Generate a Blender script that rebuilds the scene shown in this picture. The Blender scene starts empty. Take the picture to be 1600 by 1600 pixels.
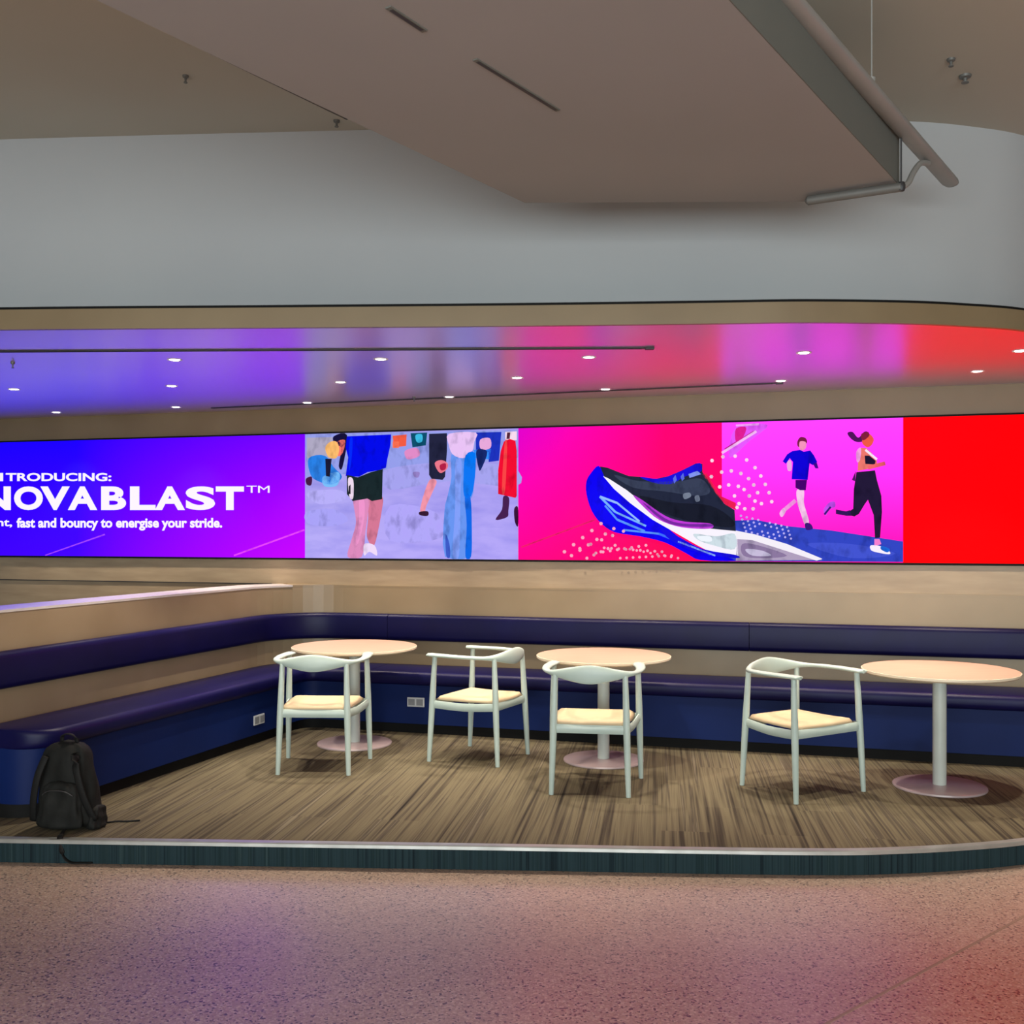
import bpy, bmesh, math, random
from mathutils import Vector, Matrix
random.seed(7)
S = bpy.context.scene
C = S.collection
PI = math.pi
F = 1650.0          # focal length in pixels of the 1600 px frame
HZ = 828.0          # horizon row
CZ = 1.665          # eye height above the hall floor
PZ = 0.115          # platform height

# ------------------------------------------------------------------ camera
cam = bpy.data.cameras.new('camera'); co = bpy.data.objects.new('camera', cam); C.objects.link(co)
co.location = (0, 0, CZ); co.rotation_euler = (PI/2, 0, 0)
cam.sensor_width = 36; cam.lens = 36*F/1600; cam.shift_y = (HZ-800)/1600
cam.clip_start = .05; cam.clip_end = 200
S.camera = co
# ------------------------------------------------------------------ world, exposure
w = bpy.data.worlds.new('world'); S.world = w; w.use_nodes = True
w.node_tree.nodes['Background'].inputs[0].default_value = (0.66, 0.80, 0.82, 1)
w.node_tree.nodes['Background'].inputs[1].default_value = 0.15
vs = S.view_settings
vs.view_transform = 'Standard'; vs.look = 'None'; vs.gamma = 1; vs.exposure = 0.0
vs.use_curve_mapping = False
SCREEN = 1.0        # brightness of the LED wall
SPOT_W = 125.0       # power of one downlight
def area(name, loc, rot, sx, sy, power, col):
    l = bpy.data.lights.new(name, 'AREA'); l.shape = 'RECTANGLE'; l.size = sx; l.size_y = sy
    l.energy = power; l.color = col
    o = bpy.data.objects.new(name, l); C.objects.link(o); o.location = loc; o.rotation_euler = rot
    return o
# added fill for the unseen concourse behind the viewer: cool uplight, warm top light
area('concourse_cool_fill', (-1.0, -5.5, 1.7), (math.radians(114), 0, 0), 9, 2.6, 700, (0.84, 0.97, 1.0))
area('concourse_warm_fill', (0, -1.6, 3.1), (0, 0, 0), 8, 2.0, 350, (1.0, 0.80, 0.66))

# ------------------------------------------------------------------ helpers
def lin(c):
    c /= 255.0
    return c/12.92 if c <= .04045 else ((c+.055)/1.055)**2.4
def rgb(*c): return (lin(c[0]), lin(c[1]), lin(c[2]), 1)
def mat(name, col, rough=.5, metal=0, spec=.5, coat=0):
    m = bpy.data.materials.new(name); m.use_nodes = True
    b = m.node_tree.nodes['Principled BSDF']
    b.inputs['Base Color'].default_value = col; b.inputs['Roughness'].default_value = rough
    b.inputs['Metallic'].default_value = metal; b.inputs['Specular IOR Level'].default_value = spec
    b.inputs['Coat Weight'].default_value = coat
    return m
def N(m, t): return m.node_tree.nodes.new(t)
def L(m, a, b): m.node_tree.links.new(a, b)
def mapping(m, scale=(1,1,1), rot=(0,0,0)):
    tc = N(m, 'ShaderNodeTexCoord'); mp = N(m, 'ShaderNodeMapping')
    mp.inputs['Scale'].default_value = scale; mp.inputs['Rotation'].default_value = rot
    L(m, tc.outputs['Object'], mp.inputs['Vector']); return mp.outputs['Vector']
def noise(m, vec, scale, detail=3):
    n = N(m, 'ShaderNodeTexNoise'); n.inputs['Scale'].default_value = scale; n.inputs['Detail'].default_value = detail
    L(m, vec, n.inputs['Vector']); return n
def ramp(m, fac, stops, interp='LINEAR'):
    r = N(m, 'ShaderNodeValToRGB'); r.color_ramp.interpolation = interp
    e = r.color_ramp.elements
    e[0].position, e[0].color = stops[0]; e[1].position, e[1].color = stops[-1]
    for p, c in stops[1:-1]:
        x = e.new(p); x.color = c
    L(m, fac, r.inputs['Fac']); return r.outputs['Color']
def bsdf(m): return m.node_tree.nodes['Principled BSDF']
def bump(m, h, strength, dist=.01):
    b = N(m, 'ShaderNodeBump'); b.inputs['Strength'].default_value = strength; b.inputs['Distance'].default_value = dist
    L(m, h, b.inputs['Height']); L(m, b.outputs['Normal'], bsdf(m).inputs['Normal'])
def mottled(name, c1, c2, scale, rough, spec=.5, bumpy=0, stretch=(1,1,1), metal=0, coat=0):
    m = mat(name, c1, rough, metal, spec, coat)
    n = noise(m, mapping(m, stretch), scale)
    L(m, ramp(m, n.outputs['Fac'], [(.3, c1), (.7, c2)]), bsdf(m).inputs['Base Color'])
    if bumpy: bump(m, n.outputs['Fac'], bumpy)
    return m
HOT = 1.4
def hot(c):   # the screen's fully driven channels are brighter than the camera can show
    return tuple(v*HOT if v > .84 else v for v in c[:3]) + (1,)
def emit(name, col, k=1.0):
    m = bpy.data.materials.new(name); m.use_nodes = True
    b = bsdf(m); b.inputs['Base Color'].default_value = (0.002, 0.002, 0.002, 1); b.inputs['Roughness'].default_value = .6
    b.inputs['Specular IOR Level'].default_value = .0
    b.inputs['Emission Color'].default_value = col; b.inputs['Emission Strength'].default_value = SCREEN*k
    return m

def link(name, bm, m, parent=None, smooth=False, kind=None):
    me = bpy.data.meshes.new(name)
    bmesh.ops.recalc_face_normals(bm, faces=bm.faces)
    bm.to_mesh(me); bm.free()
    if m: me.materials.append(m)
    if smooth:
        for p in me.polygons: p.use_smooth = True
    o = bpy.data.objects.new(name, me); C.objects.link(o)
    if parent: o.parent = parent
    if kind: o['kind'] = kind
    return o
def autosmooth(o, ang=40):
    for p in o.data.polygons: p.use_smooth = True
    bm = bmesh.new(); bm.from_mesh(o.data)
    for e in bm.edges:
        if len(e.link_faces) == 2 and e.calc_face_angle(0) > math.radians(ang): e.smooth = False
    bm.to_mesh(o.data); bm.free(); return o
def bevel(o, wd, seg=2):
    b = o.modifiers.new('bevel', 'BEVEL'); b.width = wd; b.segments = seg; b.limit_method = 'ANGLE'; b.angle_limit = math.radians(35)
    return o
def tag(o, label=None, cat=None, group=None):
    if label: o['label'] = label
    if cat: o['category'] = cat
    if group: o['group'] = group
    return o
def empty(name, loc=(0,0,0), rz=0, label=None, cat=None, group=None):
    o = bpy.data.objects.new(name, None); C.objects.link(o); o.location = loc; o.rotation_euler = (0,0,rz)
    o.empty_display_size = .1
    return tag(o, label, cat, group)
def copy_tree(o, parent=None):
    c = o.copy(); C.objects.link(c); c.parent = parent
    for ch in list(o.children): copy_tree(ch, c)
    return c
def box(bm, x0, x1, y0, y1, z0, z1, M=None):
    v = [bm.verts.new((x, y, z)) for z in (z0, z1) for x, y in ((x0,y0),(x1,y0),(x1,y1),(x0,y1))]
    if M:
        for q in v: q.co = M @ q.co
    for f in ((3,2,1,0),(4,5,6,7),(0,1,5,4),(1,2,6,5),(2,3,7,6),(3,0,4,7)): bm.faces.new([v[i] for i in f])
def prism(bm, pts, z0, z1):
    a = [bm.verts.new((x, y, z0)) for x, y in pts]; b = [bm.verts.new((x, y, z1)) for x, y in pts]
    n = len(pts)
    bm.faces.new(a); bm.faces.new(b)
    for i in range(n): bm.faces.new((a[i], a[(i+1)%n], b[(i+1)%n], b[i]))
def lathe(bm, prof, seg=48, M=None):
    rings = []
    for r, z in prof:
        if r < 1e-6: rings.append([bm.verts.new((0,0,z))])
        else: rings.append([bm.verts.new((r*math.cos(2*PI*i/seg), r*math.sin(2*PI*i/seg), z)) for i in range(seg)])
    if M:
        for r in rings:
            for v in r: v.co = M @ v.co
    for a, b in zip(rings, rings[1:]):
        for i in range(seg):
            j = (i+1) % seg
            q = [a[i % len(a)], a[j % len(a)], b[j % len(b)], b[i % len(b)]]
            u = []
            for x in q:
                if x not in u: u.append(x)
            if len(u) > 2: bm.faces.new(u)
def tube(bm, pts, rad, seg=12, flat=None):
    """sweep an ellipse: rad = (radius) or list; flat(i) -> (half width sideways, half height up)"""
    pts = [Vector(p) for p in pts]; n = len(pts); rings = []
    for i, p in enumerate(pts):
        t = (pts[min(i+1, n-1)] - pts[max(i-1, 0)]).normalized()
        up = Vector((0,0,1)) if abs(t.z) < .9 else Vector((0,1,0))
        s = t.cross(up).normalized(); u = s.cross(t).normalized()
        r = rad[i] if isinstance(rad, (list, tuple)) else rad
        a, b = flat[i] if flat else (r, r)
        rings.append([bm.verts.new(p + s*a*math.cos(2*PI*k/seg) + u*b*math.sin(2*PI*k/seg)) for k in range(seg)])
    for a, b in zip(rings, rings[1:]):
        for k in range(seg): bm.faces.new((a[k], a[(k+1)%seg], b[(k+1)%seg], b[k]))
    bm.faces.new(rings[0]); bm.faces.new(rings[-1])
def plan(px, py, h):
    """floor-plan point seen at px, py that lies h above the platform"""
    d = (CZ-PZ-h)*F/(py-HZ); return ((px-800)/F*d, d)
def catmull(pts, n=8):
    out = []
    P = [pts[0]] + list(pts) + [pts[-1]]
    for i in range(1, len(P)-2):
        for k in range(n):
            t = k/n; p0, p1, p2, p3 = [Vector(q) for q in P[i-1:i+3]]
            out.append(tuple(.5*((2*p1)+(p2-p0)*t+(2*p0-5*p1+4*p2-p3)*t*t+(3*p1-p0-3*p2+p3)*t**3)))
    out.append(tuple(pts[-1])); return out

# ------------------------------------------------------------------ materials
M = {}
m = mat('terrazzo', rgb(150,135,120), .30, 0, 1.0, 1.0)
bsdf(m).inputs['Coat Roughness'].default_value = .40; M['terrazzo'] = m
vec = mapping(m)
vo = N(m, 'ShaderNodeTexVoronoi'); vo.inputs['Scale'].default_value = 125; L(m, vec, vo.inputs['Vector'])
hs = N(m, 'ShaderNodeSeparateColor'); L(m, vo.outputs['Color'], hs.inputs['Color'])
chips = ramp(m, hs.outputs['Red'], [(0, rgb(70,56,50)), (.08, rgb(78,66,58)), (.12, rgb(160,132,114)), (.5, rgb(172,144,126)), (.8, rgb(186,160,142)), (1, rgb(202,180,162))])
n2 = noise(m, vec, 1.3, 4)
mx = N(m, 'ShaderNodeMixRGB'); mx.blend_type = 'MULTIPLY'; mx.inputs[0].default_value = .35
L(m, chips, mx.inputs[1]); L(m, ramp(m, n2.outputs['Fac'], [(.3, (.62,.6,.56,1)), (.7, (1,1,1,1))]), mx.inputs[2])
L(m, mx.outputs[0], bsdf(m).inputs['Base Color'])
L(m, ramp(m, n2.outputs['Fac'], [(.3, (.46,)*3+(1,)), (.7, (.36,)*3+(1,))]), bsdf(m).inputs['Roughness'])

def carpet(name, cols, rot, sx, rough=.95):
    m = mat(name, cols[0], rough, 0, .15)
    v = mapping(m, (1,1,1), (0,0,rot))
    s = N(m, 'ShaderNodeSeparateXYZ'); L(m, v, s.inputs[0])
    br = N(m, 'ShaderNodeTexBrick')                      # planks, long side along the stripe
    br.inputs['Scale'].default_value = 1; br.inputs['Brick Width'].default_value = 1.0; br.inputs['Row Height'].default_value = .25
    br.inputs['Mortar Size'].default_value = 0.0; br.inputs['Color1'].default_value = (0,0,0,1); br.inputs['Color2'].default_value = (1,1,1,1)
    cb = N(m, 'ShaderNodeCombineXYZ'); L(m, s.outputs['Y'], cb.inputs[0]); L(m, s.outputs['X'], cb.inputs[1]); L(m, cb.outputs[0], br.inputs['Vector'])
    n = N(m, 'ShaderNodeTexNoise'); n.inputs['Scale'].default_value = 1; n.inputs['Detail'].default_value = 3
    mp = N(m, 'ShaderNodeMapping'); mp.inputs['Scale'].default_value = (sx, .45, .45); L(m, v, mp.inputs['Vector']); L(m, mp.outputs[0], n.inputs['Vector'])
    ad = N(m, 'ShaderNodeMath'); ad.operation = 'MULTIPLY_ADD'; L(m, br.outputs['Color'], ad.inputs[0]); ad.inputs[1].default_value = .11; L(m, n.outputs['Fac'], ad.inputs[2])
    k = len(cols)
    L(m, ramp(m, ad.outputs[0], [(.27+.52*i/(k-1), c) for i, c in enumerate(cols)]), bsdf(m).inputs['Base Color'])
    bump(m, n.outputs['Fac'], .4, .004)
    return m
M['carpet'] = carpet('striped_carpet', [rgb(30,27,24), rgb(66,59,50), rgb(92,84,68), rgb(106,98,78), rgb(72,65,56), rgb(116,108,90)], math.radians(8), 38)
M['riser'] = carpet('riser_carpet', [rgb(16,24,28), rgb(26,40,46), rgb(38,56,62), rgb(28,44,48), rgb(50,68,72)], 0, 55)
M['nosing'] = mottled('aluminium_nosing', rgb(176,180,178), rgb(200,204,202), 8, .32, metal=.7)
M['panel'] = mottled('pale_wood_panel', rgb(160,140,114), rgb(176,156,128), 3, .42, .5, stretch=(1,1,6))
M['partition'] = mottled('partition_laminate', rgb(150,130,100), rgb(162,142,112), 2, .38, .5)
M['ledge'] = mottled('gloss_ledge_top', rgb(214,206,200), rgb(222,214,208), 3, .22, .6)
M['grey_wall'] = mottled('grey_plaster', rgb(184,184,186), rgb(190,190,191), .8, .8, .2)
M['ceiling'] = mottled('brown_ceiling_paint', rgb(186,178,164), rgb(192,185,172), .7, .85, .2)
M['beam'] = mottled('taupe_beam_paint', rgb(158,154,152), rgb(164,160,158), .7, .8, .2)
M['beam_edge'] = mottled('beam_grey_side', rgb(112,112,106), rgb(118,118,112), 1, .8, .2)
M['soffit'] = mottled('satin_soffit', rgb(216,198,222), rgb(220,204,226), .9, .29, .8, metal=.8)
M['fascia'] = mottled('fascia_laminate', rgb(132,112,84), rgb(144,124,94), 2, .4, .4)
M['black'] = mottled('black_gap', rgb(14,13,13), rgb(20,19,19), 4, .7, .2)
M['dark_metal'] = mottled('dark_metal', rgb(60,58,60), rgb(72,70,72), 5, .5, metal=.4)
M['navy'] = mottled('navy_vinyl', rgb(9,8,56), rgb(12,10,64), 5, .42, .22, bumpy=.05)
M['navy_panel'] = mottled('blue_bench_panel', rgb(4,27,80), rgb(7,32,90), 2, .55, .2)
M['socket'] = mottled('socket_plastic', rgb(196,200,204), rgb(206,210,214), 4, .4)
M['socket_face'] = mottled('socket_insert', rgb(120,124,130), rgb(134,138,144), 9, .45)
M['chair_paint'] = mottled('pale_mint_paint', rgb(182,200,193), rgb(193,210,203), 5, .38, .5)
M['cushion'] = mottled('cream_seat_pad', rgb(200,178,144), rgb(209,188,154), 14, .6, .3, bumpy=.1)
M['table_top'] = mottled('pale_peach_top', rgb(208,166,144), rgb(216,175,154), 6, .3, .5, stretch=(1,5,1))
M['table_edge'] = mottled('table_edge_band', rgb(240,224,196), rgb(244,230,204), 6, .4)
M['table_metal'] = mottled('pale_grey_enamel', rgb(190,198,192), rgb(200,208,202), 4, .35, .5)
M['table_base'] = mottled('glossy_enamel_base', rgb(176,158,160), rgb(184,166,168), 4, .2, .9)
M['bag'] = mottled('black_nylon', rgb(16,17,16), rgb(24,25,23), 30, .75, .3, bumpy=.2)
M['bag2'] = mottled('black_webbing', rgb(12,12,12), rgb(20,20,20), 60, .7, .3)
M['rail'] = mottled('grey_rail_metal', rgb(166,164,160), rgb(176,174,170), 3, .5, metal=.3)
M['arm'] = mottled('grey_arm_metal', rgb(104,102,98), rgb(116,114,110), 5, .5, metal=.2)
M['lamp_ring'] = mottled('white_lamp_ring', rgb(216,212,206), rgb(224,220,214), 4, .4)
m = emit('lamp_lens', (1.0, .93, .80, 1), 14); M['lamp'] = m

# ------------------------------------------------------------------ setting: floors and platform
bm = bmesh.new(); box(bm, -9, 9, -8, 11, -.1, 0); link('floor', bm, M['terrazzo'], kind='structure')
bm = bmesh.new()
J = Vector(((1600-800)/F*CZ*F/(1432-HZ), CZ*F/(1432-HZ), 0)); K = Vector(((1290-800)/F*CZ*F/(1600-HZ), CZ*F/(1600-HZ), 0))
dr = (K-J).normalized(); sd = Vector((-dr.y, dr.x, 0))*.006
a, b = J-dr*.62, K+dr*2.5
vv = [bm.verts.new(p+Vector((0,0,z))) for z in (-.002,.0012) for p in (a+sd, a-sd, b-sd, b+sd)]
for f in ((3,2,1,0),(4,5,6,7),(0,1,5,4),(1,2,6,5),(2,3,7,6),(3,0,4,7)): bm.faces.new([vv[i] for i in f])
link('trim_3', bm, mottled('joint_strip', rgb(156,132,116), rgb(166,142,124), 9, .4), kind='structure')

edge_px = [(0,1311),(400,1317),(800,1323),(1100,1328),(1300,1330),(1400,1328),(1500,1323),(1600,1314)]
edge = [(-5.2, 5.44)] + [plan(x, y, 0) for x, y in edge_px] + [(2.98,5.46),(3.36,5.78),(3.66,6.22),(3.84,6.75),(3.9,7.3)]
edge = catmull(edge, 8)
def off(path, d):
    """offset a plan polyline by d to its right-hand side (towards the viewer for left-to-right paths), mitred"""
    out = []
    n = len(path)
    for i, p in enumerate(path):
        p = Vector(p)
        t0 = (p-Vector(path[i-1])).normalized() if i else None
        t1 = (Vector(path[i+1])-p).normalized() if i < n-1 else None
        if t0 is None: t0 = t1
        if t1 is None: t1 = t0
        n0 = Vector((t0.y, -t0.x)); n1 = Vector((t1.y, -t1.x)); b = (n0+n1).normalized()
        out.append(tuple(p + b*(d/max(.3, b.dot(n0)))))
    return out
def sweep(bm, path, prof, dfun=None, closed=True):
    """prof: list of (offset to the right of the path, z)"""
    rows = []
    s = 0; ss = [0]
    for a, b in zip(path, path[1:]):
        s += (Vector(b)-Vector(a)).length; ss.append(s)
    for o, z in prof:
        if dfun:
            pts = []
            for i in range(len(path)):
                oo = o - dfun(ss[i], s)*(1 if o > .12 else 0)
                pts.append(off(path, max(oo, .02) if o > .12 else o)[i])
        else: pts = off(path, o)
        rows.append([bm.verts.new((x, y, z)) for x, y in pts])
    k = len(prof); n = len(path)
    for j in range(k if closed else k-1):
        a, b = rows[j], rows[(j+1) % k]
        for i in range(n-1): bm.faces.new((a[i], a[i+1], b[i+1], b[i]))
    if closed:
        bm.faces.new([r[0] for r in rows]); bm.faces.new([r[-1] for r in rows][::-1])
bm = bmesh.new()
back = [(3.9, 8.6), (-5.2, 10.6)]
prism(bm, list(edge)+back, .0, PZ)
bm.faces.ensure_lookup_table()
pl = link('floor_platform', bm, M['carpet'], kind='structure')
# riser carpet, its streaks run up the face
bm = bmesh.new(); sweep(bm, edge, [(.002, .001), (.006, .001), (.006, PZ-.012), (.002, PZ-.012)])
m = M['riser']; link('trim_1', bm, m, kind='structure')
bm = bmesh.new(); sweep(bm, edge, [(-.035, PZ), (-.035, PZ+.004), (.008, PZ+.004), (.012, PZ), (.012, PZ-.016), (.0065, PZ-.016), (.0065, PZ-.001)])
autosmooth(link('trim_2', bm, M['nosing'], kind='structure'))

# ------------------------------------------------------------------ back wall, low wall
TH = math.atan(.2875)
W0 = (0, 8.26)
def wall_y(x): return 8.26 - .2875*x
A = (-2.14+.343*(5.75-8.06), 5.75); B = (-1.886, 8.80); D = (4.4, wall_y(4.4))
def fillet(a, b, c, r, n=10):
    a, b, c = Vector(a), Vector(b), Vector(c)
    u = (a-b).normalized(); v = (c-b).normalized(); ang = u.angle(v); t = r/math.tan(ang/2)
    cen = b + (u+v).normalized()*(r/math.sin(ang/2))
    p0 = b+u*t; p1 = b+v*t
    a0 = math.atan2(p0.y-cen.y, p0.x-cen.x); a1 = math.atan2(p1.y-cen.y, p1.x-cen.x)
    da = (a1-a0+PI) % (2*PI) - PI
    return [(cen.x+r*math.cos(a0+da*i/n), cen.y+r*math.sin(a0+da*i/n)) for i in range(n+1)]
arc = fillet(A, B, D, .55)
def lerp(a, b, n): return [(a[0]+(b[0]-a[0])*i/n, a[1]+(b[1]-a[1])*i/n) for i in range(n)]
endd = (Vector(arc[0])-Vector(A)).normalized()
# dense near the free end so that it can be rounded
path = [tuple(Vector(A)+endd*s) for s in (0,.006,.02,.045,.08,.12,.16,.2)]
path = path + lerp(path[-1], arc[0], 6)[1:] + arc + lerp(arc[-1], D, 14)[1:] + [D]
bm = bmesh.new()
sweep(bm, [A]+arc+[D], [(0, PZ-.1), (0, PZ+1.085), (-.28, PZ+1.085), (-.28, PZ-.1)])
link('wall_left', bm, M['partition'], kind='structure')
bm = bmesh.new()
sweep(bm, [A]+arc[:6], [(.004, PZ+1.085), (.004, PZ+1.10), (-.284, PZ+1.10), (-.284, PZ+1.085)])
link('trim_4', bm, M['ledge'], kind='structure')
bm = bmesh.new()
sweep(bm, arc[5:]+[D], [(.001, PZ+1.085), (.001, PZ+1.10), (-.28, PZ+1.10), (-.28, PZ+1.085)])
link('trim_12', bm, M['partition'], kind='structure')
# upper back wall: local frame u along the wall, -y towards the room
wb = empty('led_display', (W0[0], W0[1], 0), -TH, 'long ribbon LED screen glowing purple, magenta and red along the wall above the bench', 'screen')
def wallbox(name, u0, u1, y0, y1, z0, z1, m):
    bm = bmesh.new(); box(bm, u0, u1, y0, y1, z0, z1)
    o = link(name, bm, m, kind='structure'); o.location = (W0[0], W0[1], 0); o.rotation_euler = (0,0,-TH); return o
wallbox('wall_back', -8.2, 5.2, .02, .2, 0, PZ+1.31, M['panel'])
wallbox('wall_back', -8.2, 5.2, .02, .2, PZ+2.35, PZ+2.60, M['fascia'])
wallbox('wall_back', -8.2, 5.2, .10, .2, PZ+1.31, PZ+2.35, M['black'])
wallbox('trim_5', -8.2, 5.2, -.002, .03, PZ+1.302, PZ+1.318, M['black'])
wallbox('trim_6', -8.2, 5.2, -.002, .03, PZ+2.343, PZ+2.357, M['black'])
wallbox('trim_7', -8.2, -2.1, .012, .03, PZ+1.094, PZ+1.102, M['dark_metal'])

# ------------------------------------------------------------------ soffit ceiling over the platform
SZ = PZ+2.56
sp = [(0,515),(400,512),(800,509),(1100,505.5),(1250,503.5),(1400,505),(1500,509),(1600,517)]
sedge = [(-5.2, 5.5)] + [((x-800)/F*(SZ-CZ)*F/(HZ-y), (SZ-CZ)*F/(HZ-y)) for x, y in sp] + [(3.05,5.72),(3.5,6.15),(3.8,6.7),(3.95,7.3)]
sedge = catmull(sedge, 8)
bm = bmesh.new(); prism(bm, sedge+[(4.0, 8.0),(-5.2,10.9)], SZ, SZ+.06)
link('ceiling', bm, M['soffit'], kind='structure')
bm = bmesh.new(); sweep(bm, sedge, [(0, SZ-.006), (.03, SZ-.006), (.03, SZ+.094), (0, SZ+.094)])
link('trim_8', bm, M['fascia'], kind='structure')
bm = bmesh.new(); sweep(bm, sedge, [(-.02, SZ+.0942), (.022, SZ+.0942), (.022, SZ+.108), (-.02, SZ+.108)])
link('gap_shade_strip', bm, M['black'], kind='structure')  # black strip standing in for the shaded gap above the fascia
bm = bmesh.new(); sweep(bm, sedge, [(-.9, SZ+.08), (0, SZ+.08), (0, SZ+.094), (-.9, SZ+.094)])
link('ceiling', bm, M['ceiling'], kind='structure')

def ceil_pt(px, py, z=SZ):
    d = (z-CZ)*F/(HZ-py); return ((px-800)/F*d, d)
# thin ceiling tracks
def track(p, q, wd, name, label):
    t = empty(name, (*p, SZ), math.atan2(q[1]-p[1], q[0]-p[0]), label, 'ceiling track')
    ln = math.hypot(q[0]-p[0], q[1]-p[1])
    bm = bmesh.new(); box(bm, 0, ln, -wd/2, wd/2, -.007, 0); bevel(link('housing', bm, M['dark_metal'], t), .002)
    bm = bmesh.new(); box(bm, .02, ln-.02, -wd/5, wd/5, -.0085, -.006); link('slot', bm, M['black'], t)
    bm = bmesh.new(); box(bm, ln, ln+.05, -wd/2*1.1, wd/2*1.1, -.012, 0); bevel(link('end_cap', bm, M['dark_metal'], t), .003)
    return t
track(ceil_pt(-300, 550), ceil_pt(1008, 543), .035, 'ceiling_track', 'long dark track across the glossy soffit nearest its front edge, ending near the middle')
p0 = ceil_pt(330, 637); p1 = ceil_pt(1212, 598)
track(p0, p1, .016, 'ceiling_track', 'thin dark track on the glossy soffit running close above the screen')

# ------------------------------------------------------------------ upper hall: grey bulkhead, ceiling, diagonal beam
UZ = PZ+3.74
gp = [(0,218),(570,203),(1000,193),(1300,188),(1430,190),(1520,198),(1600,212)]
gl = [(-6.5,6.35),(-4.5,6.1)] + [((x-800)/F*(UZ-CZ)*F/(HZ-y), (UZ-CZ)*F/(HZ-y)) for x, y in gp] + [(3.35,6.2),(3.9,6.7),(4.3,7.4)]
gl = catmull(gl, 8)
bm = bmesh.new(); sweep(bm, gl, [(0, SZ+.085), (0, UZ+.05), (-.1, UZ+.05), (-.1, SZ+.085)])
o = link('wall_front', bm, M['grey_wall'], kind='structure'); o.name = 'wall_upper'; autosmooth(o)
bm = bmesh.new(); box(bm, -9, 9, -3.5, 9, UZ, UZ+.1); link('ceiling', bm, M['ceiling'], kind='structure')
BZ = PZ+3.07; BT = PZ+3.28
pL = Vector(ceil_pt(820, 317, BZ)); pLn = Vector(ceil_pt(160, 0, BZ)); pR = Vector(ceil_pt(1404, 289, BZ)); pRn = Vector(ceil_pt(1130, 0, BZ))
dirb = ((pL-pLn).normalized()+(pR-pRn).normalized()).normalized()
pl0 = pL-dirb*6.5; pr0 = pR-dirb*6.2
bm = bmesh.new()
pts = [tuple(pl0), tuple(pr0), tuple(pR), tuple(ceil_pt(1256, 315, BZ)), tuple(pL)]
prism(bm, pts, BZ, BT)
link('ceiling_beam', bm, M['beam'], kind='structure')
# darker side skin of the beam
nb = Vector((dirb.y, -dirb.x))
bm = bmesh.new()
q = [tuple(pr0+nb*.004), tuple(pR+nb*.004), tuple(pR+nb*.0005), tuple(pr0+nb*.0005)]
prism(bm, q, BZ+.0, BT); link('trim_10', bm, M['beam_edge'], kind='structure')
# upper part of the beam up to the ceiling
bm = bmesh.new()
prism(bm, [tuple(pl0+nb*.5), tuple(pr0-nb*.35), tuple(pR-nb*.35-dirb*.5), tuple(pL+nb*.5-dirb*.5)], BT, UZ)
link('ceiling_beam', bm, M['ceiling'], kind='structure')
# slots in the beam underside
def beam_slot(px0, px1, wd, label):
    p, q = Vector(ceil_pt(*px0, BZ)), Vector(ceil_pt(*px1, BZ)); d = q-p
    t = empty('slot_diffuser', (p.x, p.y, BZ), math.atan2(d.y, d.x), label, 'air vent')
    bm = bmesh.new(); box(bm, 0, d.length, -wd/2, wd/2, -.004, 0); bevel(link('frame', bm, M['beam_edge'], t), .001)
    bm = bmesh.new(); box(bm, .015, d.length-.015, -wd/4, wd/4, -.0055, -.003); link('slot', bm, M['dark_metal'], t)
beam_slot((606,10), (664,48), .022, 'short dark slot vent in the beam underside near the top edge of the photo')
beam_slot((742,92), (872,172), .02, 'longer dark slot vent in the middle of the taupe beam underside')
# dark strip painted in for the shadow line along the left edge of the beam
bm = bmesh.new()
q = [tuple(pLn-dirb*.3-nb*.012), tuple(Vector(ceil_pt(545,188,BZ))-nb*.012), tuple(Vector(ceil_pt(545,188,BZ))-nb*.001), tuple(pLn-dirb*.3-nb*.001)]
prism(bm, q, BZ+.004, BZ+.02); link('shadow_strip', bm, M['dark_metal'], kind='structure')

# rail hanging beside the beam
RZ = PZ+3.27
ra = Vector(ceil_pt(1232, -2, RZ)); rb = Vector(ceil_pt(1488, 288, RZ)); dr_ = (rb-ra).normalized()
ra0 = ra-dr_*1.5
rt = empty('ceiling_rail', (rb.x, rb.y, RZ), 0, 'long light grey metal rail running diagonally along the right side of the beam', 'rail')
bm = bmesh.new()
pp = [(ra0.x-rb.x, ra0.y-rb.y, .0), (-dr_.x*.05, -dr_.y*.05, 0), (-dr_.x*.012, -dr_.y*.012, 0), (0,0,0)]
tube(bm, pp, .03, 16, flat=[(.040,.022),(.040,.022),(.034,.018),(.018,.010)])
autosmooth(link('rail_tube', bm, M['rail'], rt))
def on_rail(px):   # point on the rail seen at column px
    k = (px-800)/F; s = (ra.x-k*ra.y)/(k*dr_.y-dr_.x); return ra+dr_*s
h = on_rail(1362)
for hp, nm in ((h, 'hanger_rod'),):
    bm = bmesh.new(); tube(bm, [(hp.x-rb.x, hp.y-rb.y, .02), (hp.x-rb.x, hp.y-rb.y, UZ-RZ)], .003, 8)
    lathe(bm, [(0,.02),(.014,.02),(.014,.06),(0,.06)], 12, Matrix.Translation((hp.x-rb.x, hp.y-rb.y, 0)))
    link(nm, bm, M['rail'], rt)
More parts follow.
